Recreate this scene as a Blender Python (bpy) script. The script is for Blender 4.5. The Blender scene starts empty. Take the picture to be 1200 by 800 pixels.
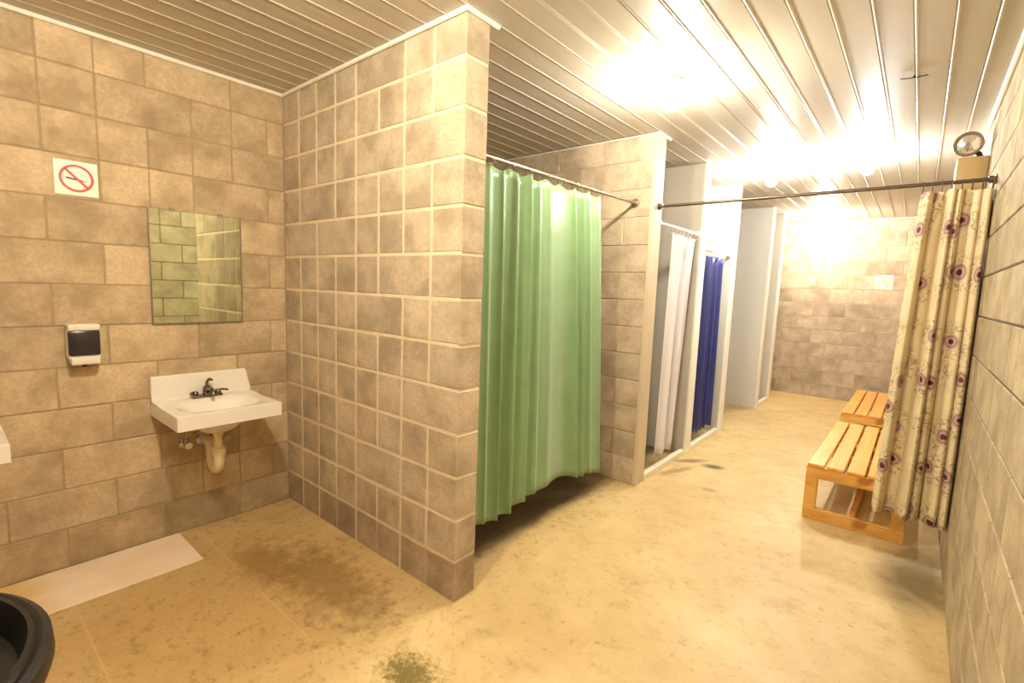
import bpy, bmesh, math, random
from mathutils import Vector, Matrix, noise
random.seed(7)
S = bpy.context.scene
COL = S.collection
PI = math.pi

# ------------------------------------------------------------------ camera
CAM = (1.5388, -1.4896, 1.4858)
YAW, PITCH, ROLL = 0.69314, -0.11121, 0.03648
cd = bpy.data.cameras.new('camera')
cd.sensor_width = 36.0
cd.lens = 569.35 / 1200 * 36
cd.clip_start = 0.02
cam = bpy.data.objects.new('camera', cd)
COL.objects.link(cam)
fw = Vector((-math.sin(YAW) * math.cos(PITCH), math.cos(YAW) * math.cos(PITCH), math.sin(PITCH)))
rt = Vector((math.cos(YAW), math.sin(YAW), 0))
up = rt.cross(fw)
r2 = math.cos(ROLL) * rt + math.sin(ROLL) * up
u2 = -math.sin(ROLL) * rt + math.cos(ROLL) * up
m = Matrix((r2, u2, -fw)).transposed().to_4x4()
m.translation = Vector(CAM)
cam.matrix_world = m
S.camera = cam

# ------------------------------------------------------------------ world, exposure
w = bpy.data.worlds.new('world')
S.world = w
w.use_nodes = True
w.node_tree.nodes['Background'].inputs[0].default_value = (0.8, 0.85, 1.0, 1)
w.node_tree.nodes['Background'].inputs[1].default_value = 0.3
S.view_settings.view_transform = 'Standard'
S.view_settings.look = 'None'
S.view_settings.gamma = 1
S.view_settings.use_curve_mapping = False
S.view_settings.exposure = 0.75
# ceiling lamps: x, y, strength of the bulb, colour
LAMPS = [
    (0.38, -1.05, 880, (1.0, 0.86, 0.66)),
    (1.38, -1.35, 240, (1.0, 0.88, 0.70)),
    (0.40, 1.15, 540, (1.0, 0.89, 0.73)),
    (0.42, 3.40, 560, (1.0, 0.94, 0.85)),
    (1.12, 3.30, 480, (0.90, 0.96, 1.0)),
    (0.42, 6.40, 900, (1.0, 0.87, 0.70)),
]

# ------------------------------------------------------------------ measures
H = 2.622                  # ceiling
XL, XR, YB, YN = -1.6215, 1.779, 7.066, -2.9
BL, BH = 0.4064, 0.2032    # block module
T1 = 0.14                  # partition thickness


def lin(c):
    return tuple((x / 12.92 if x <= 0.04045 else ((x + 0.055) / 1.055) ** 2.4) for x in c)


# ------------------------------------------------------------------ material helpers
class NT:
    def __init__(s, name):
        s.m = bpy.data.materials.new(name)
        s.m.use_nodes = True
        s.t = s.m.node_tree
        s.b = s.t.nodes['Principled BSDF']

    def n(s, kind, **kw):
        nd = s.t.nodes.new(kind)
        for k, v in kw.items():
            if k.startswith('_'):
                nd.inputs[k[1:].replace('_', ' ')].default_value = v
            else:
                setattr(nd, k, v)
        return nd

    def l(s, a, b):
        s.t.links.new(a, b)

    def math(s, op, a, b=None, c=None, clamp=False):
        nd = s.t.nodes.new('ShaderNodeMath')
        nd.operation = op
        nd.use_clamp = clamp
        for i, v in enumerate((a, b, c)):
            if v is None:
                continue
            if isinstance(v, (int, float)):
                nd.inputs[i].default_value = v
            else:
                s.l(v, nd.inputs[i])
        return nd.outputs[0]

    def mix(s, f, a, b, mode='MIX'):
        nd = s.t.nodes.new('ShaderNodeMix')
        nd.data_type = 'RGBA'
        nd.blend_type = mode
        for sock, v in ((nd.inputs[0], f), (nd.inputs[6], a), (nd.inputs[7], b)):
            if isinstance(v, (int, float)):
                sock.default_value = v
            elif isinstance(v, tuple):
                sock.default_value = (*v[:3], 1)
            else:
                s.l(v, sock)
        return nd.outputs[2]

    def ramp(s, f, stops):
        nd = s.t.nodes.new('ShaderNodeValToRGB')
        e = nd.color_ramp.elements
        while len(e) < len(stops):
            e.new(0.5)
        for el, (p, c) in zip(e, stops):
            el.position = p
            el.color = (*c, 1) if isinstance(c, tuple) else (c, c, c, 1)
        s.l(f, nd.inputs[0])
        return nd.outputs[0]

    def noise(s, vec, scale, detail=4, rough=0.55):
        nd = s.n('ShaderNodeTexNoise', _Scale=scale, _Detail=detail, _Roughness=rough)
        if vec is not None:
            s.l(vec, nd.inputs['Vector'])
        return nd.outputs[0]

    def bump(s, h, strength, dist=0.005):
        nd = s.n('ShaderNodeBump', _Strength=strength, _Distance=dist)
        s.l(h, nd.inputs['Height'])
        s.l(nd.outputs[0], s.b.inputs['Normal'])

    def base(s, c):
        if isinstance(c, tuple):
            s.b.inputs['Base Color'].default_value = (*c[:3], 1)
        else:
            s.l(c, s.b.inputs['Base Color'])

    def set(s, **kw):
        for k, v in kw.items():
            s.b.inputs[k.replace('_', ' ')].default_value = v
        return s.m


def plain(name, srgb, rough=0.5, metal=0.0, var=0.06, scale=20, **kw):
    t = NT(name)
    c = lin(srgb)
    tc = t.n('ShaderNodeTexCoord')
    f = t.noise(tc.outputs['Object'], scale, 3)
    t.base(t.mix(f, tuple(x * (1 - var) for x in c), tuple(min(1, x * (1 + var)) for x in c)))
    t.set(Roughness=rough, Metallic=metal, **kw)
    return t.m


def block_mat(name, c1, c2, tint=0.16, stain=(0.50, 0.40, 0.28), bump=0.5):
    """concrete block: every object picks its own tone from Object Info > Random"""
    t = NT(name)
    c1, c2 = lin(c1), lin(c2)
    tc = t.n('ShaderNodeTexCoord')
    oi = t.n('ShaderNodeObjectInfo')
    off = t.n('ShaderNodeVectorMath', operation='MULTIPLY_ADD')
    cmb = t.n('ShaderNodeCombineXYZ')
    for i in range(3):
        t.l(oi.outputs['Random'], cmb.inputs[i])
    t.l(cmb.outputs[0], off.inputs[0])
    off.inputs[1].default_value = (37, 53, 71)
    t.l(tc.outputs['Object'], off.inputs[2])
    v = off.outputs[0]
    f = t.noise(v, 5, 5, 0.6)
    g = t.noise(v, 60, 3, 0.6)
    col = t.mix(t.ramp(f, [(0.36, 0.0), (0.64, 1.0)]), tuple(x * 0.86 for x in c1), tuple(min(1, x * 1.08) for x in c2))
    col = t.mix(t.ramp(g, [(0.35, 0.35), (0.6, 0.0)]), col, tuple(x * 0.72 for x in c1))
    rnd = t.ramp(oi.outputs['Random'], [(0.0, 1.0 - tint), (0.5, 1.0), (1.0, 1.0 + tint * 0.6)])
    col = t.mix(1.0, col, rnd, 'MULTIPLY')
    # small warm smudges
    s_ = t.noise(v, 2.3, 4, 0.7)
    col = t.mix(t.ramp(s_, [(0.55, 0.0), (0.75, 0.5)]), col, lin(stain))
    t.base(col)
    h = t.math('ADD', t.noise(v, 120, 4, 0.7), t.math('MULTIPLY', f, 2.0))
    t.bump(h, bump, 0.004)
    t.set(Roughness=0.9)
    t.b.inputs['Specular IOR Level'].default_value = 0.2
    return t.m


M = {}
M['block_sink'] = block_mat('block tan', (0.72, 0.64, 0.51), (0.80, 0.72, 0.59), 0.13)
M['block_part'] = block_mat('block partition', (0.70, 0.64, 0.54), (0.78, 0.72, 0.62), 0.10)
M['block_right'] = block_mat('block grey', (0.67, 0.61, 0.50), (0.74, 0.68, 0.56), 0.08)
M['block_base_sink'] = block_mat('block damp tan', (0.65, 0.57, 0.44), (0.75, 0.66, 0.53), 0.20)
M['block_base_part'] = block_mat('block damp grey', (0.60, 0.53, 0.44), (0.68, 0.61, 0.52), 0.10)
M['block_far'] = block_mat('block far', (0.66, 0.60, 0.52), (0.74, 0.68, 0.60), 0.16)


def mortar(name, c):
    t = NT(name)
    g = t.n('ShaderNodeNewGeometry')
    f = t.noise(g.outputs['Position'], 9, 4)
    c = lin(c)
    t.base(t.mix(f, tuple(x * 0.8 for x in c), tuple(min(1, x * 1.15) for x in c)))
    h = t.noise(g.outputs['Position'], 150, 3)
    t.bump(h, 0.4, 0.003)
    return t.set(Roughness=0.95)


M['mortar_dark'] = mortar('mortar dark', (0.66, 0.57, 0.45))
M['mortar_grey'] = mortar('mortar grey', (0.36, 0.31, 0.25))
M['mortar_light'] = mortar('mortar light', (0.88, 0.81, 0.68))
M['mortar_tan'] = mortar('mortar tan', (0.72, 0.64, 0.54))
M['painted'] = plain('painted board', (0.80, 0.79, 0.75), 0.55, var=0.04, scale=6)
M['trim_white'] = plain('white trim', (0.93, 0.91, 0.86), 0.4, var=0.03)
M['trim_cream'] = plain('cream trim', (0.78, 0.72, 0.61), 0.6, var=0.08, scale=5)
M['porcelain'] = plain('porcelain', (0.93, 0.91, 0.87), 0.12, var=0.01)
M['pvc'] = plain('cream pvc', (0.88, 0.82, 0.68), 0.35)
M['chrome'] = plain('chrome', (0.72, 0.70, 0.67), 0.18, 1.0, var=0.03)
M['dark_chrome'] = plain('tarnished chrome', (0.50, 0.47, 0.43), 0.25, 1.0, var=0.08)
M['steel_dark'] = plain('dark steel rod', (0.42, 0.38, 0.34), 0.4, 0.9)
M['rod_grey'] = plain('brushed rod', (0.62, 0.57, 0.50), 0.35, 0.8)
M['rod_white'] = plain('white rod', (0.93, 0.90, 0.85), 0.4)
M['white_plastic'] = plain('white plastic', (0.90, 0.88, 0.82), 0.4, var=0.02)
M['smoke_plastic'] = plain('smoked plastic', (0.17, 0.15, 0.17), 0.25, var=0.15)
M['black_plastic'] = plain('black plastic', (0.060, 0.052, 0.052), 0.40, var=0.2, scale=8)
M['taupe'] = plain('taupe enamel', (0.50, 0.42, 0.33), 0.45)
M['beige_box'] = plain('beige enamel', (0.72, 0.62, 0.42), 0.5)
M['sign_white'] = plain('sign white', (0.96, 0.94, 0.86), 0.4, var=0.01)
M['sign_faded'] = plain('sign faded', (0.93, 0.84, 0.76), 0.5, var=0.02)
M['sign_red'] = plain('sign red', (0.86, 0.26, 0.17), 0.45, var=0.05)
M['sign_pale_red'] = plain('sign pale red', (0.90, 0.68, 0.58), 0.5, var=0.05)
M['sign_black'] = plain('sign black', (0.16, 0.14, 0.12), 0.5)
M['sign_grey'] = plain('sign grey', (0.66, 0.64, 0.58), 0.5)
M['curb'] = plain('curb white', (0.92, 0.89, 0.80), 0.5, var=0.06)
M['rubber'] = plain('black rubber', (0.10, 0.09, 0.09), 0.7)

t = NT('mirror glass')
t.base(lin((0.86, 0.89, 0.80)))
g = t.n('ShaderNodeNewGeometry')
t.bump(t.noise(g.outputs['Position'], 5, 2), 0.02, 0.002)
M['mirror'] = t.set(Roughness=0.02, Metallic=1.0)

t = NT('lens glass')
t.base((0.95, 0.95, 0.95))
M['lens'] = t.set(Roughness=0.08, Metallic=0.85)

# ceiling planks: glossy off-white metal / PVC
t = NT('ceiling plank')
g = t.n('ShaderNodeNewGeometry')
mp = t.n('ShaderNodeMapping')
mp.inputs['Scale'].default_value = (6, 0.5, 1)
t.l(g.outputs['Position'], mp.inputs['Vector'])
oi = t.n('ShaderNodeObjectInfo')
c = t.mix(t.noise(mp.outputs[0], 2, 4), lin((0.70, 0.67, 0.61)), lin((0.82, 0.79, 0.73)))
c = t.mix(1.0, c, t.ramp(oi.outputs['Random'], [(0, 0.93), (1, 1.05)]), 'MULTIPLY')
t.base(c)
M['plank'] = t.set(Roughness=0.48)

# wood of the benches
def wood(name, a, b, dark, gscale=(2, 30, 30)):
    t = NT(name)
    tc = t.n('ShaderNodeTexCoord')
    oi = t.n('ShaderNodeObjectInfo')
    mp = t.n('ShaderNodeMapping')
    mp.inputs['Scale'].default_value = gscale
    t.l(tc.outputs['Object'], mp.inputs['Vector'])
    cmb = t.n('ShaderNodeCombineXYZ')
    for i in range(3):
        t.l(t.math('MULTIPLY', oi.outputs['Random'], 31.0 + 7 * i), cmb.inputs[i])
    t.l(cmb.outputs[0], mp.inputs['Location'])
    f = t.noise(mp.outputs[0], 1.5, 5, 0.6)
    col = t.mix(t.ramp(f, [(0.3, 0.0), (0.7, 1.0)]), lin(a), lin(b))
    k = t.n('ShaderNodeTexNoise', _Scale=5.0, _Detail=2.0)
    t.l(tc.outputs['Object'], k.inputs['Vector'])
    col = t.mix(t.ramp(k.outputs[0], [(0.62, 0.0), (0.72, 0.7)]), col, lin(dark))
    t.base(col)
    t.bump(f, 0.15, 0.002)
    return t.set(Roughness=0.38)


M['wood'] = wood('varnished pine', (0.86, 0.56, 0.24), (0.93, 0.68, 0.34), (0.66, 0.36, 0.12), (25, 1.5, 25))
M['wood_frame'] = wood('varnished pine frame', (0.78, 0.56, 0.26), (0.90, 0.71, 0.38), (0.55, 0.28, 0.10), (3, 20, 20))

# floor concrete
t = NT('stained concrete floor')
g = t.n('ShaderNodeNewGeometry')
P = g.outputs['Position']
f1 = t.noise(P, 1.1, 6, 0.62)
f2 = t.noise(P, 6, 6, 0.7)
f3 = t.noise(P, 26, 4, 0.65)
col = t.mix(t.ramp(f1, [(0.32, 0.0), (0.68, 1.0)]), lin((0.74, 0.63, 0.42)), lin((0.83, 0.74, 0.54)))
col = t.mix(t.ramp(f2, [(0.52, 0.0), (0.80, 0.6)]), col, lin((0.60, 0.49, 0.30)))
col = t.mix(t.ramp(f3, [(0.60, 0.0), (0.74, 0.45)]), col, lin((0.44, 0.34, 0.20)))
f4 = t.noise(P, 2.4, 3, 0.5)
col = t.mix(t.ramp(f4, [(0.55, 0.0), (0.75, 0.35)]), col, lin((0.90, 0.80, 0.62)))
sep = t.n('ShaderNodeSeparateXYZ')
t.l(P, sep.inputs[0])
px, py = sep.outputs[0], sep.outputs[1]


def spot(col, x, y, rx, ry, c, amt=0.8, ns=9, na=0.9, rot=0.0):
    dx = t.math('SUBTRACT', px, x)
    dy = t.math('SUBTRACT', py, y)
    cr, sr = math.cos(rot), math.sin(rot)
    ax = t.math('ADD', t.math('MULTIPLY', dx, cr / rx), t.math('MULTIPLY', dy, sr / rx))
    ay = t.math('ADD', t.math('MULTIPLY', dx, -sr / ry), t.math('MULTIPLY', dy, cr / ry))
    d = t.math('SQRT', t.math('ADD', t.math('MULTIPLY', ax, ax), t.math('MULTIPLY', ay, ay)))
    n_ = t.noise(P, ns, 4, 0.7)
    d = t.math('ADD', d, t.math('MULTIPLY', t.math('SUBTRACT', n_, 0.5), na * 2))
    fac = t.ramp(d, [(0.35, amt), (1.0, 0.0)])
    return t.mix(fac, col, lin(c))


# nook slab: older, browner concrete
dn = t.math('LESS_THAN', px, 0.0)
col = spot(col, -0.75, -0.75, 0.85, 0.9, (0.72, 0.59, 0.37), 0.6, 3.5, 0.7)
f5 = t.noise(P, 13, 6, 0.75)
wear = t.ramp(t.math('ADD', px, t.math('MULTIPLY', f1, 0.3)), [(0.05, 1.0), (0.30, 0.35)])
col = t.mix(t.math('MULTIPLY', t.ramp(f5, [(0.53, 0.0), (0.66, 0.55)]), wear), col, lin((0.50, 0.39, 0.22)))
f6 = t.noise(P, 55, 3, 0.6)
col = t.mix(t.math('MULTIPLY', t.ramp(f6, [(0.62, 0.0), (0.70, 0.6)]), wear), col, lin((0.36, 0.28, 0.17)))
for ly in (-1.153, -0.56):
    ln = t.math('LESS_THAN', t.math('ABSOLUTE', t.math('SUBTRACT', t.math('ADD', py, t.math('MULTIPLY', f5, 0.012)), ly + 0.006)), 0.004)
    ln = t.math('MULTIPLY', ln, t.math('LESS_THAN', px, -0.25))
    col = t.mix(t.math('MULTIPLY', ln, 0.35), col, lin((0.86, 0.74, 0.52)))
col = spot(col, 0.31, 2.79, 0.12, 0.075, (0.28, 0.22, 0.13), 0.95, 12, 0.25, 0.35)
col = spot(col, 0.11, 2.80, 0.20, 0.06, (0.40, 0.31, 0.18), 0.8, 10, 0.6, 0.8)
col = spot(col, 0.10, 2.45, 0.30, 0.05, (0.48, 0.37, 0.22), 0.6, 10, 0.7, 1.2)
col = spot(col, 0.45, 2.25, 0.09, 0.05, (0.45, 0.35, 0.20), 0.5, 14, 0.6)
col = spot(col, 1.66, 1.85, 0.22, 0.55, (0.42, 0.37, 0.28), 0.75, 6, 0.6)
col = spot(col, 0.18, -0.40, 0.16, 0.12, (0.42, 0.37, 0.16), 0.9, 38, 1.3)
col = spot(col, -0.60, -0.30, 0.6, 0.22, (0.45, 0.34, 0.18), 0.6, 16, 1.1)
col = spot(col, -0.95, -0.45, 0.35, 0.15, (0.50, 0.38, 0.20), 0.6, 12, 1.0)
# darker stall concrete, with the shadow behind the curtains painted into its colour
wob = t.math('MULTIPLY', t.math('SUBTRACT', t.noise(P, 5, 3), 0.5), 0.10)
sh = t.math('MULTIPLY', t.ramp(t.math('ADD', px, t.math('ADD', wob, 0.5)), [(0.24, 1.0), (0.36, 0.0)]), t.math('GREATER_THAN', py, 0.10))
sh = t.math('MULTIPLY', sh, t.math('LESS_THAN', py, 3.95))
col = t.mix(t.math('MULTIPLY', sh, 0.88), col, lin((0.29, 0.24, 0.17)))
t.base(col)
hh = t.math('ADD', t.math('MULTIPLY', f3, 0.5), f2)
t.bump(hh, 0.25, 0.004)
rr = t.ramp(f2, [(0.3, 0.42), (0.7, 0.62)])
t.l(rr, t.b.inputs['Roughness'])
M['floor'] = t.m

t = NT('pale board')
tc = t.n('ShaderNodeTexCoord')
f = t.noise(tc.outputs['Object'], 4, 4)
c = t.mix(t.ramp(f, [(0.35, 0.0), (0.65, 1.0)]), lin((0.92, 0.84, 0.72)), lin((0.96, 0.90, 0.81)))
sp_ = t.n('ShaderNodeSeparateXYZ')
t.l(tc.outputs['Object'], sp_.inputs[0])
yy = t.math('ADD', sp_.outputs[1], t.math('MULTIPLY', f, 0.2))
c = t.mix(t.ramp(t.math('MULTIPLY_ADD', yy, -1.0, 0.45), [(0.52, 0.0), (0.68, 0.8)]), c, lin((0.86, 0.72, 0.44)))
t.base(c)
M['board'] = t.set(Roughness=0.6)


def fabric(name, a, b, rough=0.6, sheen=0.3, trans=0.0, weave=300):
    t = NT(name)
    uv = t.n('ShaderNodeUVMap')
    f = t.noise(uv.outputs[0], 7, 3)
    t.base(t.mix(f, lin(a), lin(b)))
    t.bump(t.noise(uv.outputs[0], weave, 2), 0.08, 0.001)
    t.set(Roughness=rough)
    t.b.inputs['Sheen Weight'].default_value = sheen
    if trans > 0:
        out = t.t.nodes['Material Output']
        tr = t.n('ShaderNodeBsdfTranslucent')
        tr.inputs[0].default_value = (*lin(b), 1)
        mx = t.n('ShaderNodeMixShader')
        mx.inputs[0].default_value = trans
        t.l(t.b.outputs[0], mx.inputs[1])
        t.l(tr.outputs[0], mx.inputs[2])
        t.l(mx.outputs[0], out.inputs[0])
    return t


M['green'] = fabric('green satin', (0.44, 0.58, 0.40), (0.52, 0.65, 0.47), 0.30, 0.3, 0.06).m
M['white_cloth'] = fabric('white vinyl', (0.92, 0.90, 0.92), (0.95, 0.94, 0.95), 0.45, 0.2, 0.2).m
M['navy'] = fabric('navy vinyl', (0.13, 0.15, 0.40), (0.20, 0.24, 0.52), 0.35, 0.3, 0.08).m

# floral curtain, printed in cloth coordinates (metres)
t = NT('floral cotton')
uv = t.n('ShaderNodeUVMap')
U = uv.outputs[0]
dn_ = t.n('ShaderNodeTexNoise', _Scale=18.0, _Detail=2.0)
t.l(U, dn_.inputs['Vector'])
vm = t.n('ShaderNodeVectorMath', operation='MULTIPLY_ADD')
t.l(dn_.outputs['Color'], vm.inputs[0])
vm.inputs[1].default_value = (0.025, 0.025, 0)
t.l(U, vm.inputs[2])
vo = t.n('ShaderNodeTexVoronoi', voronoi_dimensions='2D', _Scale=3.9, _Randomness=0.6)
t.l(vm.outputs[0], vo.inputs['Vector'])
d = vo.outputs['Distance']
cream = t.mix(t.noise(U, 9, 3), lin((0.84, 0.77, 0.62)), lin((0.90, 0.85, 0.72)))
# leaves and stems around every flower
n1 = t.noise(U, 26, 2, 0.5)
lines = t.math('LESS_THAN', t.math('ABSOLUTE', t.math('SUBTRACT', n1, 0.5)), 0.022)
near = t.ramp(d, [(0.17, 0.0), (0.22, 1.0), (0.36, 0.8), (0.46, 0.0)])
col = t.mix(t.math('MULTIPLY', lines, t.math('MULTIPLY', near, 0.75)), cream, lin((0.44, 0.36, 0.24)))
n2 = t.noise(U, 16, 2, 0.5)
leaf = t.math('MULTIPLY', t.ramp(n2, [(0.58, 0.0), (0.63, 1.0)]), near)
col = t.mix(t.math('MULTIPLY', leaf, 0.5), col, lin((0.66, 0.63, 0.46)))
petal = t.ramp(d, [(0.0, 1.0), (0.15, 1.0), (0.19, 0.0)])
col = t.mix(t.math('MULTIPLY', petal, 0.85), col, lin((0.72, 0.60, 0.58)))
ring = t.ramp(d, [(0.10, 0.0), (0.125, 0.8), (0.145, 0.0)])
col = t.mix(ring, col, lin((0.44, 0.26, 0.34)))
core = t.ramp(d, [(0.05, 1.0), (0.075, 0.0)])
col = t.mix(core, col, lin((0.36, 0.10, 0.14)))
t.base(col)
t.bump(t.noise(U, 400, 2), 0.1, 0.001)
M['floral'] = t.set(Roughness=0.8)


# ------------------------------------------------------------------ mesh helpers
class MB:
    def __init__(s):
        s.v, s.f, s.uv = [], [], None
        s.smooth = False
        s.mi = []

    def add(s, vs, fs, mi=0):
        o = len(s.v)
        s.v += [tuple(v) for v in vs]
        s.f += [tuple(i + o for i in f) for f in fs]
        s.mi += [mi] * len(fs)
        return s

    def box(s, x0, x1, y0, y1, z0, z1, mi=0):
        vs = [(x0, y0, z0), (x1, y0, z0), (x1, y1, z0), (x0, y1, z0), (x0, y0, z1), (x1, y0, z1), (x1, y1, z1), (x0, y1, z1)]
        return s.add(vs, [(0, 3, 2, 1), (4, 5, 6, 7), (0, 1, 5, 4), (1, 2, 6, 5), (2, 3, 7, 6), (3, 0, 4, 7)], mi)

    def bbox(s, x0, x1, y0, y1, z0, z1, b, mi=0):
        """box with chamfered edges"""
        bm = bmesh.new()
        bmesh.ops.create_cube(bm, size=1)
        for v in bm.verts:
            v.co = ((x0 + x1) / 2 + v.co.x * (x1 - x0), (y0 + y1) / 2 + v.co.y * (y1 - y0), (z0 + z1) / 2 + v.co.z * (z1 - z0))
        bmesh.ops.bevel(bm, geom=list(bm.edges), offset=b, segments=1 if b < 0.006 else 2, affect='EDGES', profile=0.5)
        bm.verts.index_update()
        s.add([v.co[:] for v in bm.verts], [[v.index for v in f.verts] for f in bm.faces], mi)
        bm.free()
        return s

    def tube(s, pts, r, n=12, cap=True, mi=0):
        pts = [Vector(p) for p in pts]
        rs = r if isinstance(r, (list, tuple)) else [r] * len(pts)
        vs, fs = [], []
        prev = None
        for i, p in enumerate(pts):
            a = pts[max(0, i - 1)]
            b = pts[min(len(pts) - 1, i + 1)]
            d = (b - a).normalized()
            if prev is None:
                ref = Vector((0, 0, 1)) if abs(d.z) < 0.9 else Vector((1, 0, 0))
                x = d.cross(ref).normalized()
            else:
                x = (prev - d * prev.dot(d)).normalized()
            prev = x
            y = d.cross(x)
            for k in range(n):
                an = 2 * PI * k / n
                vs.append(p + (x * math.cos(an) + y * math.sin(an)) * rs[i])
        for i in range(len(pts) - 1):
            for k in range(n):
                k2 = (k + 1) % n
                fs.append((i * n + k, i * n + k2, (i + 1) * n + k2, (i + 1) * n + k))
        if cap:
            fs.append(tuple(range(n))[::-1])
            fs.append(tuple((len(pts) - 1) * n + k for k in range(n)))
        return s.add(vs, fs, mi)

    def lathe(s, prof, c=(0, 0, 0), n=32, axis='z', mi=0):
        """prof: (radius, height) list, revolved"""
        vs, fs = [], []
        for (r, h) in prof:
            for k in range(n):
                a = 2 * PI * k / n
                q = (r * math.cos(a), r * math.sin(a), h)
                if axis == 'x':
                    q = (q[2], q[0], q[1])
                elif axis == 'y':
                    q = (q[1], q[2], q[0])
                vs.append((q[0] + c[0], q[1] + c[1], q[2] + c[2]))
        for i in range(len(prof) - 1):
            for k in range(n):
                k2 = (k + 1) % n
                fs.append((i * n + k, i * n + k2, (i + 1) * n + k2, (i + 1) * n + k))
        fs.append(tuple(range(n))[::-1])
        fs.append(tuple((len(prof) - 1) * n + k for k in range(n)))
        return s.add(vs, fs, mi)

    def mesh(s, name, mats, smooth=None):
        me = bpy.data.meshes.new(name)
        me.from_pydata(s.v, [], s.f)
        for m_ in (mats if isinstance(mats, (list, tuple)) else [mats]):
            me.materials.append(m_)
        me.polygons.foreach_set('material_index', s.mi)
        bm = bmesh.new()
        bm.from_mesh(me)
        bmesh.ops.recalc_face_normals(bm, faces=bm.faces)
        bm.to_mesh(me)
        bm.free()
        if smooth:
            me.polygons.foreach_set('use_smooth', [True] * len(me.polygons))
            try:
                me.set_sharp_from_angle(angle=math.radians(smooth))
            except Exception:
                pass
        me.update()
        return me

    def obj(s, name, mats, parent=None, smooth=None, loc=(0, 0, 0)):
        return link(name, s.mesh(name, mats, smooth), parent, loc)


def link(name, me, parent=None, loc=(0, 0, 0)):
    o = bpy.data.objects.new(name, me)
    COL.objects.link(o)
    o.location = loc
    if parent is not None:
        o.parent = parent
    return o


def tag(o, label=None, cat=None, group=None, kind=None):
    for k, v in (('label', label), ('category', cat), ('group', group), ('kind', kind)):
        if v:
            o[k] = v
    return o


def empty(name, loc, label, cat, group=None, rz=0):
    o = bpy.data.objects.new(name, None)
    o.empty_display_size = 0.1
    COL.objects.link(o)
    o.location = loc
    o.rotation_euler = (0, 0, rz)
    return tag(o, label, cat, group)


def copy_tree(o, parent=None):
    c = o.copy()
    COL.objects.link(c)
    if parent is not None:
        c.parent = parent
    for ch in [x for x in bpy.data.objects if x.parent == o]:
        copy_tree(ch, c)
    return c


# ------------------------------------------------------------------ the shell
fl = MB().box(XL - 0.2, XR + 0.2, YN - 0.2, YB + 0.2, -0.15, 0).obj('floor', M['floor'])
tag(fl, kind='structure')

_bm = {}


def block_piece(L, h, T, groove, mats, key):
    """one block; local x = along the wall 0..L, y = thickness 0..-T (front at y=-T... 0), z 0..h"""
    k = (round(L, 3), round(h, 3), round(T, 3), groove, key)
    if k in _bm:
        return _bm[k]
    b = MB()
    g = 0.0035
    if groove:
        gw = 0.005 if groove == 1 else 0.012
        gd = 0.003
        # profile along x with a scored groove down the middle (front and back)
        c = L / 2
        xs = [0, g, c - gw, c - gw * 0.55, c + gw * 0.55, c + gw, L - g, L]
        off = [g, 0, 0, gd, gd, 0, 0, g]
        zs = [0, g, h - g, h]
        zo = [g, 0, 0, g]
        nx, nz = len(xs), len(zs)
        vs, fs, mi = [], [], []
        for side in (0, 1):
            for j in range(nz):
                for i in range(nx):
                    o = max(off[i], zo[j])
                    vs.append((xs[i], (-T + o) if side == 0 else -o, zs[j]))
        N = nx * nz
        for j in range(nz - 1):
            for i in range(nx - 1):
                a = j * nx + i
                m_ = 1 if i == 3 else 0
                b.mi
                fs.append(((a, a + 1, a + nx + 1, a + nx), m_))
                fs.append(((N + a, N + a + nx, N + a + nx + 1, N + a + 1), m_))
        for i in range(nx - 1):
            fs.append(((i, N + i, N + i + 1, i + 1), 0))
            a = (nz - 1) * nx + i
            fs.append(((a, a + 1, N + a + 1, N + a), 0))
        for j in range(nz - 1):
            a = j * nx
            fs.append(((a, a + nx, N + a + nx, N + a), 0))
            a = j * nx + nx - 1
            fs.append(((a, N + a, N + a + nx, a + nx), 0))
        b.v = vs
        b.f = [f for f, _ in fs]
        b.mi = [m_ for _, m_ in fs]
    else:
        b.bbox(0, L, -T, 0, 0, h, g)
    me = b.mesh('block', mats)
    _bm[k] = me
    return me


def lay_blocks(parent, origin, ang, length, T, even0, odd0, mats, key, joint=0.008, groove_p=0.0, gw=1, hmax=H, jit=0.0012, rows=13, base=None, name='block'):
    """run of blocks along local +x from origin; joints of even rows at even0 + k*BL"""
    for n in range(rows):
        z0 = n * BH + joint / 2
        z1 = min((n + 1) * BH, hmax) - (joint / 2 if n < rows - 1 else 0.002)
        off = (even0 if n % 2 == 0 else odd0) % BL
        cuts = [0.0]
        x = off
        while x < length - 0.03:
            if x > 0.03:
                cuts.append(x)
            x += BL
        cuts.append(length)
        for a, b in zip(cuts[:-1], cuts[1:]):
            ja = joint / 2 if a > 0 else 0
            jb = joint / 2 if b < length else 0
            L = b - a - ja - jb
            if L < 0.02:
                continue
            gr = 0
            if L > 0.35 and random.random() < groove_p:
                gr = gw
            me = block_piece(L, z1 - z0, T, gr, base if (n == 0 and base) else mats, key + ('b' if n == 0 else ''))
            dj = random.uniform(-jit, jit)
            p = Matrix.Rotation(ang, 4, 'Z') @ Vector((a + ja, dj, 0))
            o = link(name, me, parent, (origin[0] + p.x, origin[1] + p.y, z0))
            o.rotation_euler = (0, 0, ang)


def structure_wall(name, x0, x1, y0, y1, mat, z1=H):
    b = MB().box(x0, x1, y0, y1, 0, z1)
    return tag(b.obj(name, mat), kind='structure')


# left wall (sinks): blocks from y=-2.46 to 0, plain beyond the partition
wl = structure_wall('wall_left', XL - 0.2, XL - 0.004, YN, YB, M['mortar_dark'])
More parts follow.
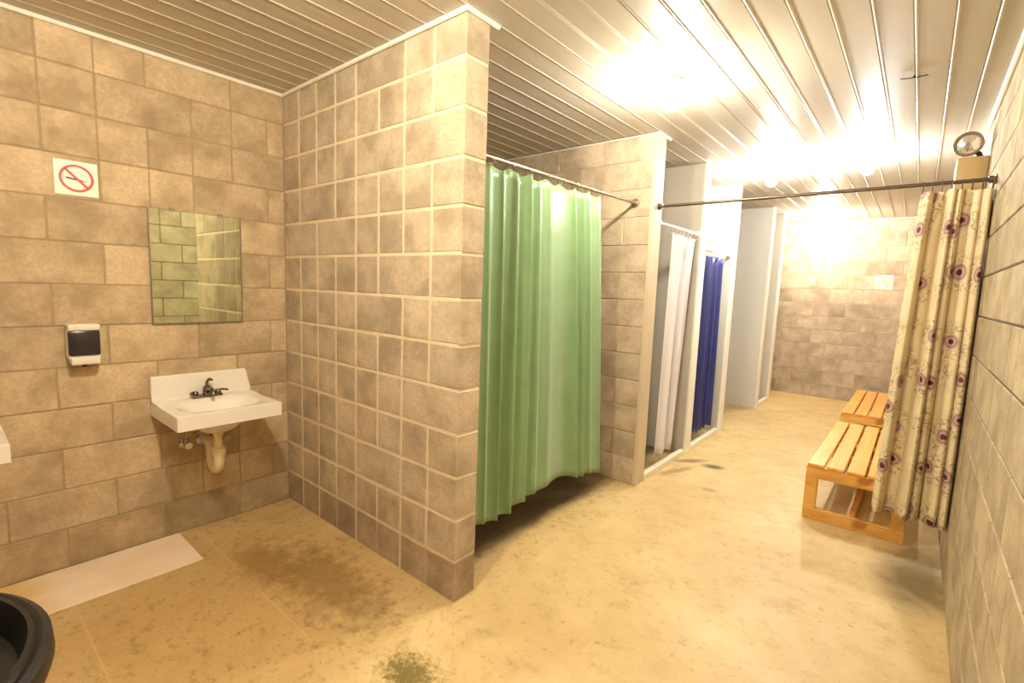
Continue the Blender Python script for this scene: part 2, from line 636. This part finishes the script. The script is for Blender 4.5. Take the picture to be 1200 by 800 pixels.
# blocks face +x : local x runs along -y ... rotate by +90deg -> local x = +y, front (-y local) = +x
lay_blocks(wl, (XL - 0.03, -2.4384 - 0.304 + 0.304, 0), PI / 2, 2.4384, 0.03, (-0.304 + 2.4384), (-0.100 + 2.4384),
           [M['block_sink'], M['mortar_dark']], 'sink', joint=0.006, groove_p=0.22, hmax=H, base=[M['block_base_sink'], M['mortar_dark']])
lay_blocks(wl, (XL - 0.03, T1 + 0.002, 0), PI / 2, 1.765, 0.03, 0.1, 0.3, [M['block_sink'], M['mortar_dark']], 'sink', joint=0.007)

# right wall
wr = structure_wall('wall_right', XR + 0.004, XR + 0.2, YN, YB, M['mortar_grey'])
L_R = 8.128
# local x = -y direction so that front faces -x : rotate by -90deg
y_start = YB
# joints must fall on y = 0 (even rows) and .2032 (odd rows)
lay_blocks(wr, (XR + 0.03, y_start, 0), -PI / 2, y_start + 1.2192, 0.03, y_start, y_start - 0.2032,
           [M['block_right'], M['mortar_grey']], 'right', joint=0.007, groove_p=0.30)

# far wall
wb = structure_wall('wall_far', XL - 0.2, XR + 0.2, YB + 0.004, YB + 0.2, M['mortar_tan'])
lay_blocks(wb, (-0.62, YB + 0.03, 0), 0, XR + 0.62, 0.03, 0.12, 0.32, [M['block_far'], M['mortar_tan']], 'far', joint=0.009)

# near wall behind the camera
structure_wall('wall_near', XL - 0.2, XR + 0.2, YN - 0.2, YN, M['mortar_tan'])

# first partition: full-thickness blocks on a set-back mortar core
p1 = structure_wall('wall_partition', XL, -0.003, 0.003, T1 - 0.003, M['mortar_light'])
lay_blocks(p1, (0, 0, 0), PI, -XL - 0.002, T1, 0.0, 0.2032, [M['block_part'], M['mortar_light']], 'part',
           joint=0.013, groove_p=0.75, gw=2, jit=0.0006, base=[M['block_base_part'], M['mortar_tan']])
# second partition
Y2 = 1.913
p2 = structure_wall('wall_partition', XL, -0.035, Y2 + 0.005, Y2 + T1 - 0.005, M['mortar_tan'])
lay_blocks(p2, (-0.03, Y2, 0), PI, -XL - 0.03, T1, 0.0, 0.2032, [M['block_part'], M['mortar_tan']], 'part2', joint=0.007)
MB().bbox(-0.03, 0.0, Y2 - 0.004, Y2 + T1 + 0.004, 0, H, 0.003).obj('end_cap', M['trim_cream'], p2)
# painted partitions
for ya, yb in ((2.93, 3.06), (3.92, 4.04), (5.50, 5.60), (6.13, 6.24)):
    o = structure_wall('wall_partition', XL, -0.015, ya, yb, M['painted'])
    MB().bbox(-0.015, 0.004, ya - 0.004, yb + 0.004, 0, H, 0.003).obj('end_cap', M['trim_white'], o)

# ceiling: backing and planks running along the corridor
ce = MB().box(XL - 0.2, XR + 0.2, YN - 0.2, YB + 0.2, H + 0.006, H + 0.15).obj('ceiling', M['plank'])
tag(ce, kind='structure')


def plank_mesh(wd, y0, y1):
    g = 0.007
    b = MB()
    # section: x, z (z down); flat face with a rolled bead at one side and a step at the other
    sec = [(0, 0.009), (0, 0.001), (0.004, -0.002), (0.008, -0.002), (0.013, 0.001), (wd - 0.006, 0.001), (wd - 0.003, 0.004), (wd - 0.003, 0.009)]
    vs = [(x, y0, z) for x, z in sec] + [(x, y1, z) for x, z in sec]
    n = len(sec)
    fs = [(i, i + 1, n + i + 1, n + i) for i in range(n - 1)] + [(n - 1, 0, n, 2 * n - 1)]
    fs += [tuple(range(n)), tuple(range(n, 2 * n))[::-1]]
    b.add(vs, fs)
    return b.mesh('plank', M['plank'])


PW = 0.1282
x = 1.667 + 0.0
xs = []
while x > XL:
    xs.append(x)
    x -= PW
pm = plank_mesh(PW, YN, YB)
xs = sorted(xs)
for x in xs:
    if x + PW > XR:
        link('plank', plank_mesh(XR - x + 0.006, YN, YB), ce, (x, 0, H))
    else:
        link('plank', pm, ce, (x, 0, H))
link('plank', plank_mesh(xs[0] - XL, YN, YB), ce, (XL, 0, H))

# crown beads
def bead(name, a, b, r=0.011, off=(0, 0)):
    o = MB().tube([a, b], r, 8).obj(name, M['trim_white'], smooth=40)
    return tag(o, kind='structure')


zc = H - 0.010
bead('trim_1', (XL + 0.008, YN, zc), (XL + 0.008, 0, zc))
bead('trim_2', (XL, -0.008, zc), (0.012, -0.008, zc))
bead('trim_3', (0.008, -0.012, zc), (0.008, 0.185, zc))
bead('trim_4', (XL, Y2 - 0.008, zc), (0.0, Y2 - 0.008, zc), 0.006)
bead('trim_5', (0.008, Y2 - 0.01, zc), (0.008, Y2 + 0.19, zc))
bead('trim_6', (XR - 0.010, YN, zc), (XR - 0.010, YB, zc), 0.014)
bead('trim_7', (XL, YB - 0.008, zc), (XR, YB - 0.008, zc), 0.008)


# ------------------------------------------------------------------ ceiling lamps
def emis(name, col, strength):
    m_ = bpy.data.materials.new(name)
    m_.use_nodes = True
    nt = m_.node_tree
    nt.nodes.clear()
    o = nt.nodes.new('ShaderNodeOutputMaterial')
    e = nt.nodes.new('ShaderNodeEmission')
    e.inputs[0].default_value = (*col, 1)
    e.inputs[1].default_value = strength
    nt.links.new(e.outputs[0], o.inputs[0])
    return m_


LL = ['glowing warm bulb in a white holder on the ceiling above the sink nook',
      'glowing bulb in a white holder on the ceiling by the near right wall',
      'glowing bulb in a white holder on the ceiling in front of the green curtain',
      'glowing bulb in a white holder on the ceiling beside the blue curtain stall',
      'cool white glowing bulb on the ceiling nearest the wall emergency light',
      'glowing warm bulb in a white holder on the ceiling close to the far wall']
for (lx, ly, st, lc), lab in zip(LAMPS, LL):
    e = empty('ceiling_lamp', (lx, ly, H), lab, 'lamp', 'bulb lamps on the plank ceiling')
    MB().lathe([(0.055, -0.001), (0.058, -0.012), (0.05, -0.022), (0.03, -0.03), (0.026, -0.055), (0.0, -0.056)], n=24).obj('lamp_holder', M['porcelain'], e, 40)
    prof = [(0.0, -0.052), (0.014, -0.054), (0.018, -0.066)]
    for k in range(1, 12):
        a = PI * k / 12
        prof.append((0.045 * math.sin(0.35 + a * 0.888), -0.112 + 0.047 * math.cos(0.35 + a * 0.888)))
    prof.append((0.0, -0.159))
    MB().lathe(prof, n=24).obj('bulb', emis('bulb light', lc, st), e, 60)

# ------------------------------------------------------------------ rods
def rod(name, a, b, r, mat, label, flange=0.032):
    a, b = Vector(a), Vector(b)
    e = empty(name, a, label, 'rod')
    d = (b - a)
    MB().tube([(0, 0, 0), d], r, 14).obj('pipe', mat, e, 40)
    dn = d.normalized()
    for q, s_ in ((Vector((0, 0, 0)), 1), (d, -1)):
        MB().tube([q, q + dn * s_ * 0.006, q + dn * s_ * 0.008, q + dn * s_ * 0.03], [flange, flange, r * 1.8, r * 1.7], 20).obj('flange', mat, e, 30)
    return e


RX = -0.146
rod('curtain_rod', (RX, T1 + 0.001, 2.112), (RX, Y2 - 0.001, 2.137), 0.011, M['rod_grey'], 'brushed metal rod carrying the green shower curtain')
rod('curtain_rod', (0.004, 1.99, 2.112), (XR - 0.002, 2.055, 2.126), 0.0105, M['steel_dark'], 'long dark rod crossing the corridor above the floral curtain', 0.026)
rod('curtain_rod', (-0.03, Y2 + T1 + 0.001, 2.01), (-0.03, 2.928, 2.01), 0.012, M['rod_white'], 'white rod carrying the white shower curtain')
rod('curtain_rod', (-0.03, 3.062, 1.90), (-0.03, 3.918, 1.90), 0.012, M['rod_white'], 'white rod carrying the navy blue shower curtain')


# ------------------------------------------------------------------ curtains
def interp(tab, s):
    for (a, va), (b, vb) in zip(tab[:-1], tab[1:]):
        if s <= b:
            f = (s - a) / (b - a)
            f = f * f * (3 - 2 * f)
            return va + (vb - va) * f
    return tab[-1][1]


def curtain(name, label, mat, top, bot, ztop, zbot, folds, amp, seed, rings, ring_mat, rod_pt, axis='y', sag=0.02, ns=260, nz=40, drift=0.6, sharp=0.35, hem=None):
    """top/bot: (start,end) along the axis at head and hem; cross = constant coordinate + fold offset
       amp: (head, hem); rod_pt(s)->(x,y,z) of the rod above parameter s"""
    rnd = random.Random(seed)
    ph = [rnd.uniform(0, 6.28) for _ in range(8)]
    cross = rod_pt(0)[0 if axis == 'y' else 1]
    rows = []
    for j in range(nz + 1):
        t_ = j / nz                      # 0 head, 1 hem
        row = []
        for i in range(ns + 1):
            s = i / ns
            w = s + 0.035 * math.sin(2 * PI * s * 1.7 + ph[0]) + 0.02 * math.sin(2 * PI * s * 3.1 + ph[1])
            phi = 2 * PI * folds * w + drift * t_ * math.sin(3.1 * s * 2 + ph[2]) + ph[3]
            a = amp[0] + (amp[1] - amp[0]) * min(1, t_ * 1.6)
            loc_a = 0.75 + 0.45 * math.sin(2 * PI * s * 2.3 + ph[4] + 0.7 * t_)
            off = a * loc_a * (math.sin(phi) + sharp * math.sin(2 * phi + ph[5]) + 0.25 * math.sin(0.5 * phi + ph[6] + t_))
            lat = a * 0.35 * math.cos(phi) * (1 if 0.02 < s < 0.98 else 0)
            p = top[0] + (top[1] - top[0]) * s
            q = bot[0] + (bot[1] - bot[0]) * s
            tt = t_ ** 0.8
            al = p + (q - p) * tt + lat
            zt = ztop(s) - sag * abs(math.sin(PI * rings * s)) ** 1.2
            z = zt + (zbot(s) - zt) * t_
            row.append((al, off, z))
        rows.append(row)
    vs, uvs = [], []
    mid = rows[nz // 2]
    acc = [0.0]
    for i in range(1, ns + 1):
        acc.append(acc[-1] + math.hypot(mid[i][0] - mid[i - 1][0], mid[i][1] - mid[i - 1][1]))
    z_ref = 2.1
    b = MB()
    for j, row in enumerate(rows):
        for i, (al, off, z) in enumerate(row):
            rp = rod_pt(i / ns)
            if axis == 'y':
                vs.append((rp[0] + off, al, z))
            else:
                vs.append((al, rp[1] + off, z))
            uvs.append((acc[i], z))
    fs = []
    for j in range(nz):
        for i in range(ns):
            a = j * (ns + 1) + i
            fs.append((a, a + 1, a + ns + 2, a + ns + 1))
    base = Vector(rod_pt(0.5))
    base = Vector((base.x, base.y, 0))
    e = empty(name, base, label, 'curtain')
    me = bpy.data.meshes.new('cloth')
    me.from_pydata([tuple(Vector(v) - base) for v in vs], [], fs)
    ul = me.uv_layers.new(name='UVMap')
    for l in me.loops:
        ul.data[l.index].uv = uvs[l.vertex_index]
    me.polygons.foreach_set('use_smooth', [True] * len(me.polygons))
    me.materials.append(mat)
    o = link('cloth', me, e)
    so = o.modifiers.new('thick', 'SOLIDIFY')
    so.thickness = 0.0015
    # rings
    rb = None
    for k in range(rings + 1):
        s = k / rings
        s = min(max(s, 0.004), 0.996)
        al = top[0] + (top[1] - top[0]) * s
        rp = Vector(rod_pt(s))
        if axis == 'y':
            c_ = Vector((rp.x, al, 0))
        else:
            c_ = Vector((al, rp.y, 0))
        zt = ztop(s)
        zr = rp.z
        r = (zr + 0.014 - (zt - 0.012)) / 2
        cz = zr + 0.014 - r
        pts = []
        for q in range(17):
            an = 2 * PI * q / 16
            if axis == 'y':
                pts.append((c_.x - base.x + r * math.sin(an), c_.y - base.y, cz + r * math.cos(an)))
            else:
                pts.append((c_.x - base.x, c_.y - base.y + r * math.sin(an), cz + r * math.cos(an)))
        MB().tube(pts, 0.0022, 6, cap=False).obj('ring', ring_mat, e, 60)
    return e


curtain('shower_curtain', 'long green satin shower curtain hanging across the nearest stall', M['green'],
        (0.17, 1.40), (0.19, 1.585), lambda s: 2.087 + 0.022 * s,
        lambda s: interp([(0, 0.235), (0.2, 0.205), (0.4, 0.245), (0.62, 0.262), (0.85, 0.20), (1, 0.165)], s),
        10, (0.013, 0.021), 11, 8, M['chrome'],
        lambda s: (RX, T1 + (Y2 - T1) * s, 2.112 + 0.025 * (0.17 + 1.23 * s) / 1.77), 'y', sag=0.024, drift=2.2, sharp=0.22)
curtain('shower_curtain', 'white vinyl shower curtain bunched at the side of its stall', M['white_cloth'],
        (2.36, 2.86), (2.31, 2.66), lambda s: 1.965,
        lambda s: 0.14, 5, (0.022, 0.030), 23, 6, M['rod_white'],
        lambda s: (-0.03 - 0.0, 2.4, 2.01), 'y', sag=0.012, ns=160, nz=24)
curtain('shower_curtain', 'navy blue shower curtain bunched in the stall behind the white one', M['navy'],
        (3.30, 3.66), (3.22, 3.66), lambda s: 1.855,
        lambda s: 0.14, 5, (0.024, 0.034), 31, 6, M['rod_white'],
        lambda s: (-0.03, 3.2, 1.90), 'y', sag=0.01, ns=160, nz=24)
curtain('room_divider_curtain', 'cream floral curtain drawn against the right wall', M['floral'],
        (1.492, 1.770), (1.438, 1.768), lambda s: 2.085,
        lambda s: 0.27 - 0.02 * s, 6, (0.042, 0.060), 45, 7, M['steel_dark'],
        lambda s: (1.5, 2.045, 2.124), 'x', sag=0.012, ns=300, nz=44, drift=0.9, sharp=0.4)

# ------------------------------------------------------------------ curbs
for (ya, yb, lab) in ((Y2 + T1 + 0.004, 2.925, 'white floor curb under the white shower curtain'),
                      (3.065, 3.915, 'white floor curb under the navy shower curtain'),
                      (5.605, 6.125, 'white floor curb of the farthest stall')):
    o = MB().bbox(-0.045, 0.0, ya, yb, 0, 0.05, 0.006).obj('shower_curb', M['curb'])
    tag(o, lab, 'curb', 'white shower curbs')


# ------------------------------------------------------------------ sinks
def make_sink(yc, label):
    e = empty('sink', (XL, yc, 0), label, 'sink', 'wall-hung white sinks')
    W, D, zt, th = 0.505, 0.452, 0.800, 0.085
    nx, ny = 36, 40
    b = MB()
    top, botm = [], []

    def sm(x):
        x = max(0, min(1, x))
        return x * x * (3 - 2 * x)
    for j in range(ny + 1):
        for i in range(nx + 1):
            x = 0.003 + (D - 0.003) * i / nx
            y = -W / 2 + W * j / ny
            # rectangular bowl with round corners (superellipse)
            ex = abs((x - 0.262) / 0.150)
            ey = abs(y / 0.205)
            d = (ex ** 3.2 + ey ** 3.2) ** (1 / 3.2)
            dep = 0.115 * sm((1.0 - d) / 0.62)
            edge = min(D - x, W / 2 - abs(y))
            lip = 0.007 * sm(1 - edge / 0.03) - 0.008 * sm(1 - edge / 0.008)
            z = zt - dep + lip - 0.006 * sm((x - 0.1) / 0.1)
            top.append((x, y, z))
            exb = abs((x - 0.22) / 0.19)
            eyb = abs(y / 0.19)
            db = (exb ** 2.4 + eyb ** 2.4) ** (1 / 2.4)
            zb = zt - th - 0.085 * sm((1.0 - db) / 0.75) + 0.006 * sm(1 - edge / 0.012)
            botm.append((x, y, zb))
    n = (nx + 1) * (ny + 1)
    fs = []
    for j in range(ny):
        for i in range(nx):
            a = j * (nx + 1) + i
            fs.append((a, a + 1, a + nx + 2, a + nx + 1))
            fs.append((n + a, n + a + nx + 1, n + a + nx + 2, n + a + 1))
    for i in range(nx):
        fs.append((i, n + i, n + i + 1, i + 1))
        a = ny * (nx + 1) + i
        fs.append((a, a + 1, n + a + 1, n + a))
    for j in range(ny):
        a = j * (nx + 1)
        fs.append((a, a + nx + 1, n + a + nx + 1, n + a))
        a = j * (nx + 1) + nx
        fs.append((a, n + a, n + a + nx + 1, a + nx + 1))
    b.add(top + botm, fs)
    b.obj('basin', M['porcelain'], e, 50)
    # splashback with chamfered ends
    sb = MB()
    prof = [(-W / 2, zt - 0.02), (W / 2, zt - 0.02), (W / 2, zt + 0.02), (W / 2 - 0.022, zt + 0.133), (-W / 2 + 0.002, zt + 0.133), (-W / 2, zt + 0.12)]
    vs = [(0.003, y, z) for y, z in prof] + [(0.040, y, z) for y, z in prof[:3]] + [(0.026, y, z) for y, z in prof[3:]]
    k = len(prof)
    sb.add(vs, [tuple(range(k))[::-1], tuple(range(k, 2 * k))] + [(i, (i + 1) % k, k + (i + 1) % k, k + i) for i in range(k)])
    o = sb.obj('splashback', M['porcelain'], e)
    bv = o.modifiers.new('b', 'BEVEL')
    bv.width = 0.004
    bv.segments = 2
    # faucet
    f = MB().bbox(0.052, 0.100, -0.078, 0.078, zt - 0.004, zt + 0.014, 0.006).obj('faucet_base', M['dark_chrome'], e, 40)
    MB().lathe([(0.020, zt + 0.012), (0.020, zt + 0.045), (0.016, zt + 0.062), (0.0, zt + 0.064)], (0.076, 0, 0), 16).obj('faucet_body', M['dark_chrome'], f, 40)
    MB().tube([(0.08, 0, zt + 0.028), (0.12, 0, zt + 0.050), (0.155, 0, zt + 0.052), (0.178, 0, zt + 0.040), (0.182, 0, zt + 0.028)], [0.013, 0.012, 0.011, 0.010, 0.010], 12).obj('spout', M['dark_chrome'], f, 40)
    for sy in (-1, 1):
        MB().lathe([(0.017, zt + 0.012), (0.017, zt + 0.03), (0.012, zt + 0.036), (0.0, zt + 0.037)], (0.076, sy * 0.058, 0), 14).tube(
            [(0.076, sy * 0.058, zt + 0.03), (0.098, sy * 0.078, zt + 0.036), (0.122, sy * 0.094, zt + 0.034)], [0.008, 0.006, 0.007], 8).obj('handle', M['dark_chrome'], f, 40)
    # raised pop-up lever
    MB().tube([(0.076, 0, zt + 0.05), (0.070, 0.004, zt + 0.085), (0.085, 0.012, zt + 0.100), (0.105, 0.02, zt + 0.098)], [0.010, 0.008, 0.009, 0.006], 10).obj('lever', M['dark_chrome'], f, 40)
    MB().lathe([(0.0, zt - 0.118), (0.022, zt - 0.117), (0.024, zt - 0.112), (0.012, zt - 0.111), (0.0, zt - 0.112)], (0.262, 0, 0), 18).obj('drain', M['chrome'], e, 40)
    # waste pipe and trap
    MB().lathe([(0.034, 0.650), (0.034, 0.625), (0.026, 0.618), (0.026, 0.60), (0.0, 0.60)], (0.23, 0, 0), 18).obj('drain_nut', M['pvc'], e, 40)
    MB().tube([(0.23, 0, 0.64), (0.23, 0, 0.50)], 0.021, 16).obj('tailpiece', M['pvc'], e, 40)
    pts = [(0.23, 0, 0.53), (0.23, 0, 0.455)]
    for q in range(1, 9):
        an = PI * q / 8
        pts.append((0.175 + 0.055 * math.cos(an), 0, 0.46 - 0.06 * math.sin(an)))
    pts += [(0.12, 0, 0.50)]
    for q in range(1, 5):
        an = PI / 2 * q / 4
        pts.append((0.08 + 0.04 * math.cos(an), 0, 0.50 + 0.04 * math.sin(an)))
    pts += [(0.002, 0, 0.545)]
    MB().tube(pts, [0.029] * 2 + [0.027] * (len(pts) - 2), 16).obj('trap', M['pvc'], e, 40)
    MB().lathe([(0.034, 0.49), (0.036, 0.50), (0.036, 0.535), (0.028, 0.54)], (0.23, 0, 0), 12).obj('slip_nut', M['pvc'], e, 30)
    MB().lathe([(0.045, 0.001), (0.045, 0.004), (0.030, 0.014)], (0, 0, 0.545), 20, 'x').obj('escutcheon', M['chrome'], e, 40)
    # stop valves and risers
    for sy in (-0.1, 0.1):
        v = MB().tube([(0.001, sy, 0.53), (0.06, sy, 0.53)], 0.010, 10).tube([(0.045, sy, 0.515), (0.045, sy, 0.56)], 0.013, 10).tube(
            [(0.06, sy, 0.53), (0.082, sy, 0.53)], [0.010, 0.019], 10).lathe([(0.028, 0.001), (0.028, 0.004), (0.014, 0.010)], (0, sy, 0.53), 16, 'x').obj('stop_valve', M['chrome'], e, 40)
        MB().tube([(0.045, sy, 0.56), (0.046, sy, 0.62), (0.060, sy * 0.8, 0.68), (0.072, sy * 0.6, 0.74)], 0.005, 8).obj('riser', M['chrome'], v, 60)
    return e


make_sink(-0.500, 'white wall-hung sink with faucet under the mirror')
make_sink(-1.572, 'white sink cut off by the left edge of the photo')

# ------------------------------------------------------------------ mirror
ya, yb, za, zb = -0.722, -0.274, 1.222, 1.832
e = empty('mirror', (XL, (ya + yb) / 2, za), 'rectangular frameless mirror on the block wall above the sink', 'mirror')
hw, hh = (yb - ya) / 2, zb - za
MB().bbox(0.003, 0.009, -hw, hw, 0, hh, 0.0015).obj('glass', M['mirror'], e)
for nm, (y0, y1, z0, z1) in {'edge_strip': (-hw - 0.004, hw + 0.004, -0.007, 0.001), 'edge_strip.a': (-hw - 0.005, -hw + 0.001, 0.002, hh), 'edge_strip.b': (hw - 0.001, hw + 0.005, 0.002, hh)}.items():
    MB().bbox(0.002, 0.012, y0, y1, z0, z1, 0.001).obj('edge_strip', M['rod_grey'], e)
for yq in (-0.12, 0.12):
    MB().bbox(0.002, 0.014, yq - 0.012, yq + 0.012, hh - 0.008, hh + 0.012, 0.002).obj('clip', M['chrome'], e)

# ------------------------------------------------------------------ soap dispenser
e = empty('soap_dispenser', (XL, -1.020, 1.035), 'white wall soap dispenser with dark smoked window', 'dispenser')
MB().bbox(0.003, 0.085, -0.060, 0.060, 0.03, 0.195, 0.008).obj('body', M['white_plastic'], e, 30)
MB().bbox(0.02, 0.100, -0.060, 0.060, 0.168, 0.200, 0.008).obj('lid', M['white_plastic'], e, 30)
MB().bbox(0.060, 0.094, -0.0595, 0.0595, 0.045, 0.168, 0.010).obj('window', M['smoke_plastic'], e, 30)
MB().bbox(0.02, 0.104, -0.054, 0.054, 0.004, 0.042, 0.008).obj('push_bar', M['white_plastic'], e, 30)
MB().tube([(0.06, 0, 0.005), (0.06, 0, -0.010)], 0.009, 12).obj('nozzle', M['smoke_plastic'], e, 30)


# ------------------------------------------------------------------ no smoking signs
def sign(loc, rz, size, label, faded=False):
    e = empty('no_smoking_sign', loc, label, 'sign', 'no smoking signs', rz)
    # local: x right, z up, -y outwards
    h = size / 2
    red = M['sign_pale_red'] if faded else M['sign_red']
    blk = M['sign_pale_red'] if faded else M['sign_black']
    gry = M['sign_grey']
    MB().bbox(-h, h, -0.004, -0.001, -h, h, 0.001).obj('plate', M['sign_faded'] if faded else M['sign_white'], e)
    R, r = size * 0.40, size * 0.33
    n = 48
    b = MB()
    vs, fs = [], []
    for k in range(n):
        a = 2 * PI * k / n
        for rr_, yy_ in ((R, -0.004), (R, -0.0052), (r, -0.0052), (r, -0.004)):
            vs.append((rr_ * math.cos(a), yy_, rr_ * math.sin(a)))
    for k in range(n):
        k2 = (k + 1) % n
        for q in range(4):
            q2 = (q + 1) % 4
            fs.append((k * 4 + q, k2 * 4 + q, k2 * 4 + q2, k * 4 + q2))
    b.add(vs, fs).obj('ring', red, e)

    def bar(name, x0, z0, x1, z1, wd, mat, y):
        d = Vector((x1 - x0, 0, z1 - z0))
        nrm = Vector((-d.z, 0, d.x)).normalized() * wd / 2
        a, c = Vector((x0, 0, z0)), Vector((x1, 0, z1))
        q = [a - nrm, c - nrm, c + nrm, a + nrm]
        vs = [(p.x, y, p.z) for p in q] + [(p.x, y - 0.0006, p.z) for p in q]
        MB().add(vs, [(0, 1, 2, 3), (4, 5, 6, 7), (0, 1, 5, 4), (1, 2, 6, 5), (2, 3, 7, 6), (3, 0, 4, 7)]).obj(name, mat, e)
    k = size
    bar('cigarette', -0.24 * k, 0.0 * k, 0.13 * k, -0.06 * k, 0.05 * k, blk, -0.0041)
    bar('filter', 0.13 * k, -0.06 * k, 0.22 * k, -0.075 * k, 0.05 * k, gry, -0.0041)
    for q in range(3):
        bar('smoke', (0.05 + 0.07 * q) * k, (0.20 - 0.03 * q) * k, (0.13 + 0.07 * q) * k, (0.10 - 0.04 * q) * k, 0.014 * k, gry, -0.0041)
    c = 0.36 * k * 0.7071
    bar('slash', -c, c, c, -c, 0.07 * k, red, -0.0046)
    return e


sign((XL, -1.000, 1.927), PI / 2, 0.160, 'white no smoking sign with red circle on the left wall')
sign((1.130, YB, 1.738), 0, 0.205, 'small pale faded sign on the far wall', True)

# ------------------------------------------------------------------ board on the floor
o = MB().bbox(-0.195, 0.195, -0.40, 0.36, 0, 0.008, 0.002).obj('floor_board', M['board'], None, None, (-1.415, -1.005, 0.0005))
o.rotation_euler = (0, 0, 0.0)
tag(o, 'pale flat board lying on the floor along the left wall', 'board')

# ------------------------------------------------------------------ waste bin
e = empty('waste_bin', (0.372, -1.712, 0), 'black round plastic bin with lid in the lower left corner', 'bin')
zr = 0.85
MB().lathe([(0.235, 0.0), (0.245, 0.01), (0.298, 0.76), (0.298, 0.775), (0.308, 0.78), (0.308, 0.80), (0.295, 0.80)], n=48).obj('bin_body', M['black_plastic'], e, 40)
MB().lathe([(0.300, zr - 0.062), (0.322, zr - 0.060), (0.332, zr - 0.03), (0.330, zr - 0.004), (0.318, zr + 0.004), (0.310, zr + 0.001), (0.306, zr + 0.008), (0.299, zr + 0.008), (0.294, zr - 0.006), (0.284, zr - 0.055),
            (0.262, zr - 0.060), (0.246, zr - 0.022), (0.16, zr - 0.008), (0.0, zr + 0.0)], n=64).obj('lid', M['black_plastic'], e, 50)
b = MB()
b.bbox(-0.245, 0.245, -0.008, 0.008, zr - 0.03, zr + 0.008, 0.004)
b.bbox(-0.16, -0.10, 0.0, 0.22, zr - 0.03, zr + 0.006, 0.006)
b.obj('lid_rib', M['black_plastic'], e, 40).rotation_euler = (0, 0, 0.65)
for a in (0.5, 2.6, 4.2):
    o = MB().bbox(0.300, 0.345, -0.045, 0.045, zr - 0.12, zr - 0.075, 0.008).obj('side_grip', M['black_plastic'], e, 40)
    o.rotation_euler = (0, 0, a)


# ------------------------------------------------------------------ benches
def make_bench(loc, length, label, rz=0.0):
    e = empty('bench', loc, label, 'bench', 'varnished slatted benches', rz)
    Wd, Hs = 0.545, 0.385
    nsl = 5
    pitch = Wd / nsl
    sm_ = None
    for k in range(nsl):
        x0 = k * pitch + 0.006
        if sm_ is None:
            sm_ = MB().bbox(0, pitch - 0.014, 0.0, length, 0, 0.022, 0.004).mesh('slat', M['wood'])
        link('slat', sm_, e, (x0, 0, Hs - 0.022))
    am = MB().bbox(0, Wd, 0, 0.036, 0, 0.075, 0.004).mesh('apron', M['wood_frame'])
    bm_ = MB().bbox(0, Wd, 0, 0.036, 0, 0.080, 0.004).mesh('bottom_rail', M['wood_frame'])
    lm = MB().bbox(0, 0.072, 0, 0.036, 0.080, Hs - 0.0975, 0.004).mesh('leg', M['wood_frame'])
    for yq in (0.004, length - 0.04):
        link('apron', am, e, (0, yq, Hs - 0.0975))
        link('bottom_rail', bm_, e, (0, yq, 0))
        link('leg', lm, e, (0, yq, 0))
        link('leg', lm, e, (Wd - 0.072, yq, 0))
    # middle frame and stretchers
    yq = length / 2
    link('apron', am, e, (0, yq, Hs - 0.0975))
    link('leg', MB().bbox(0, 0.072, 0, 0.036, 0.0, Hs - 0.0975, 0.004).mesh('leg', M['wood_frame']), e, (Wd / 2 - 0.036, yq, 0))
    link('stretcher', MB().bbox(0, 0.036, 0, length - 0.08, 0, 0.075, 0.004).mesh('stretcher', M['wood_frame']), e, (Wd / 2 - 0.018, 0.04, 0.0))
    for xq in (0.002, Wd - 0.038):
        link('side_rail', MB().bbox(0, 0.036, 0, length - 0.08, 0, 0.06, 0.004).mesh('side_rail', M['wood_frame']), e, (xq, 0.04, Hs - 0.0835))
    return e


make_bench((1.062, 2.245, 0), 1.50, 'varnished pine slatted bench partly hidden by the floral curtain')
make_bench((1.048, 4.235, 0), 1.55, 'varnished pine slatted bench farther back near the far wall')

# ------------------------------------------------------------------ emergency light
e = empty('emergency_light', (XR, 2.82, 2.19), 'beige emergency light box with round lamp on right wall', 'light fixture')
MB().bbox(-0.148, -0.002, -0.14, 0.14, 0.0, 0.195, 0.006).obj('housing', M['beige_box'], e, 30)
MB().tube([(-0.05, -0.11, 0.195), (-0.05, -0.11, 0.215), (-0.075, -0.105, 0.235)], [0.022, 0.014, 0.014], 12).obj('swivel', M['rubber'], e, 40)
h = MB()
h.tube([(0.066 * math.cos(q * PI / 12), -0.012, 0.066 * math.sin(q * PI / 12)) for q in range(25)], 0.0075, 8, cap=False)
h.lathe([(0.030, 0.075), (0.055, 0.055), (0.066, 0.02), (0.070, 0.0), (0.070, -0.012), (0.060, -0.012), (0.060, -0.004)], n=28, axis='y')
ho = h.obj('lamp_head', M['taupe'], e, 40, (-0.105, -0.125, 0.275))
ho.rotation_euler = (0.12, 0, -0.15)
MB().lathe([(0.060, -0.005), (0.04, -0.012), (0.0, -0.016)], n=24, axis='y').obj('lens', M['lens'], ho, 60)
MB().lathe([(0.010, -0.013), (0.012, -0.020), (0.0, -0.024)], n=12, axis='y').obj('lamp_bulb', M['chrome'], ho, 60)

# dark wire hook across a seam of the planks
o = MB().tube([(-0.055, -0.006, -0.006), (-0.02, 0.0, -0.009), (0.02, 0.002, -0.009), (0.055, 0.008, -0.006)], 0.0025, 8).tube(
    [(0, 0, -0.008), (0.0, 0.004, 0.004)], 0.004, 8).obj('wire_hook', M['rubber'], None, 40, (1.405, 1.778, H))
tag(o, 'short dark wire hook across a ceiling plank seam', 'hook')
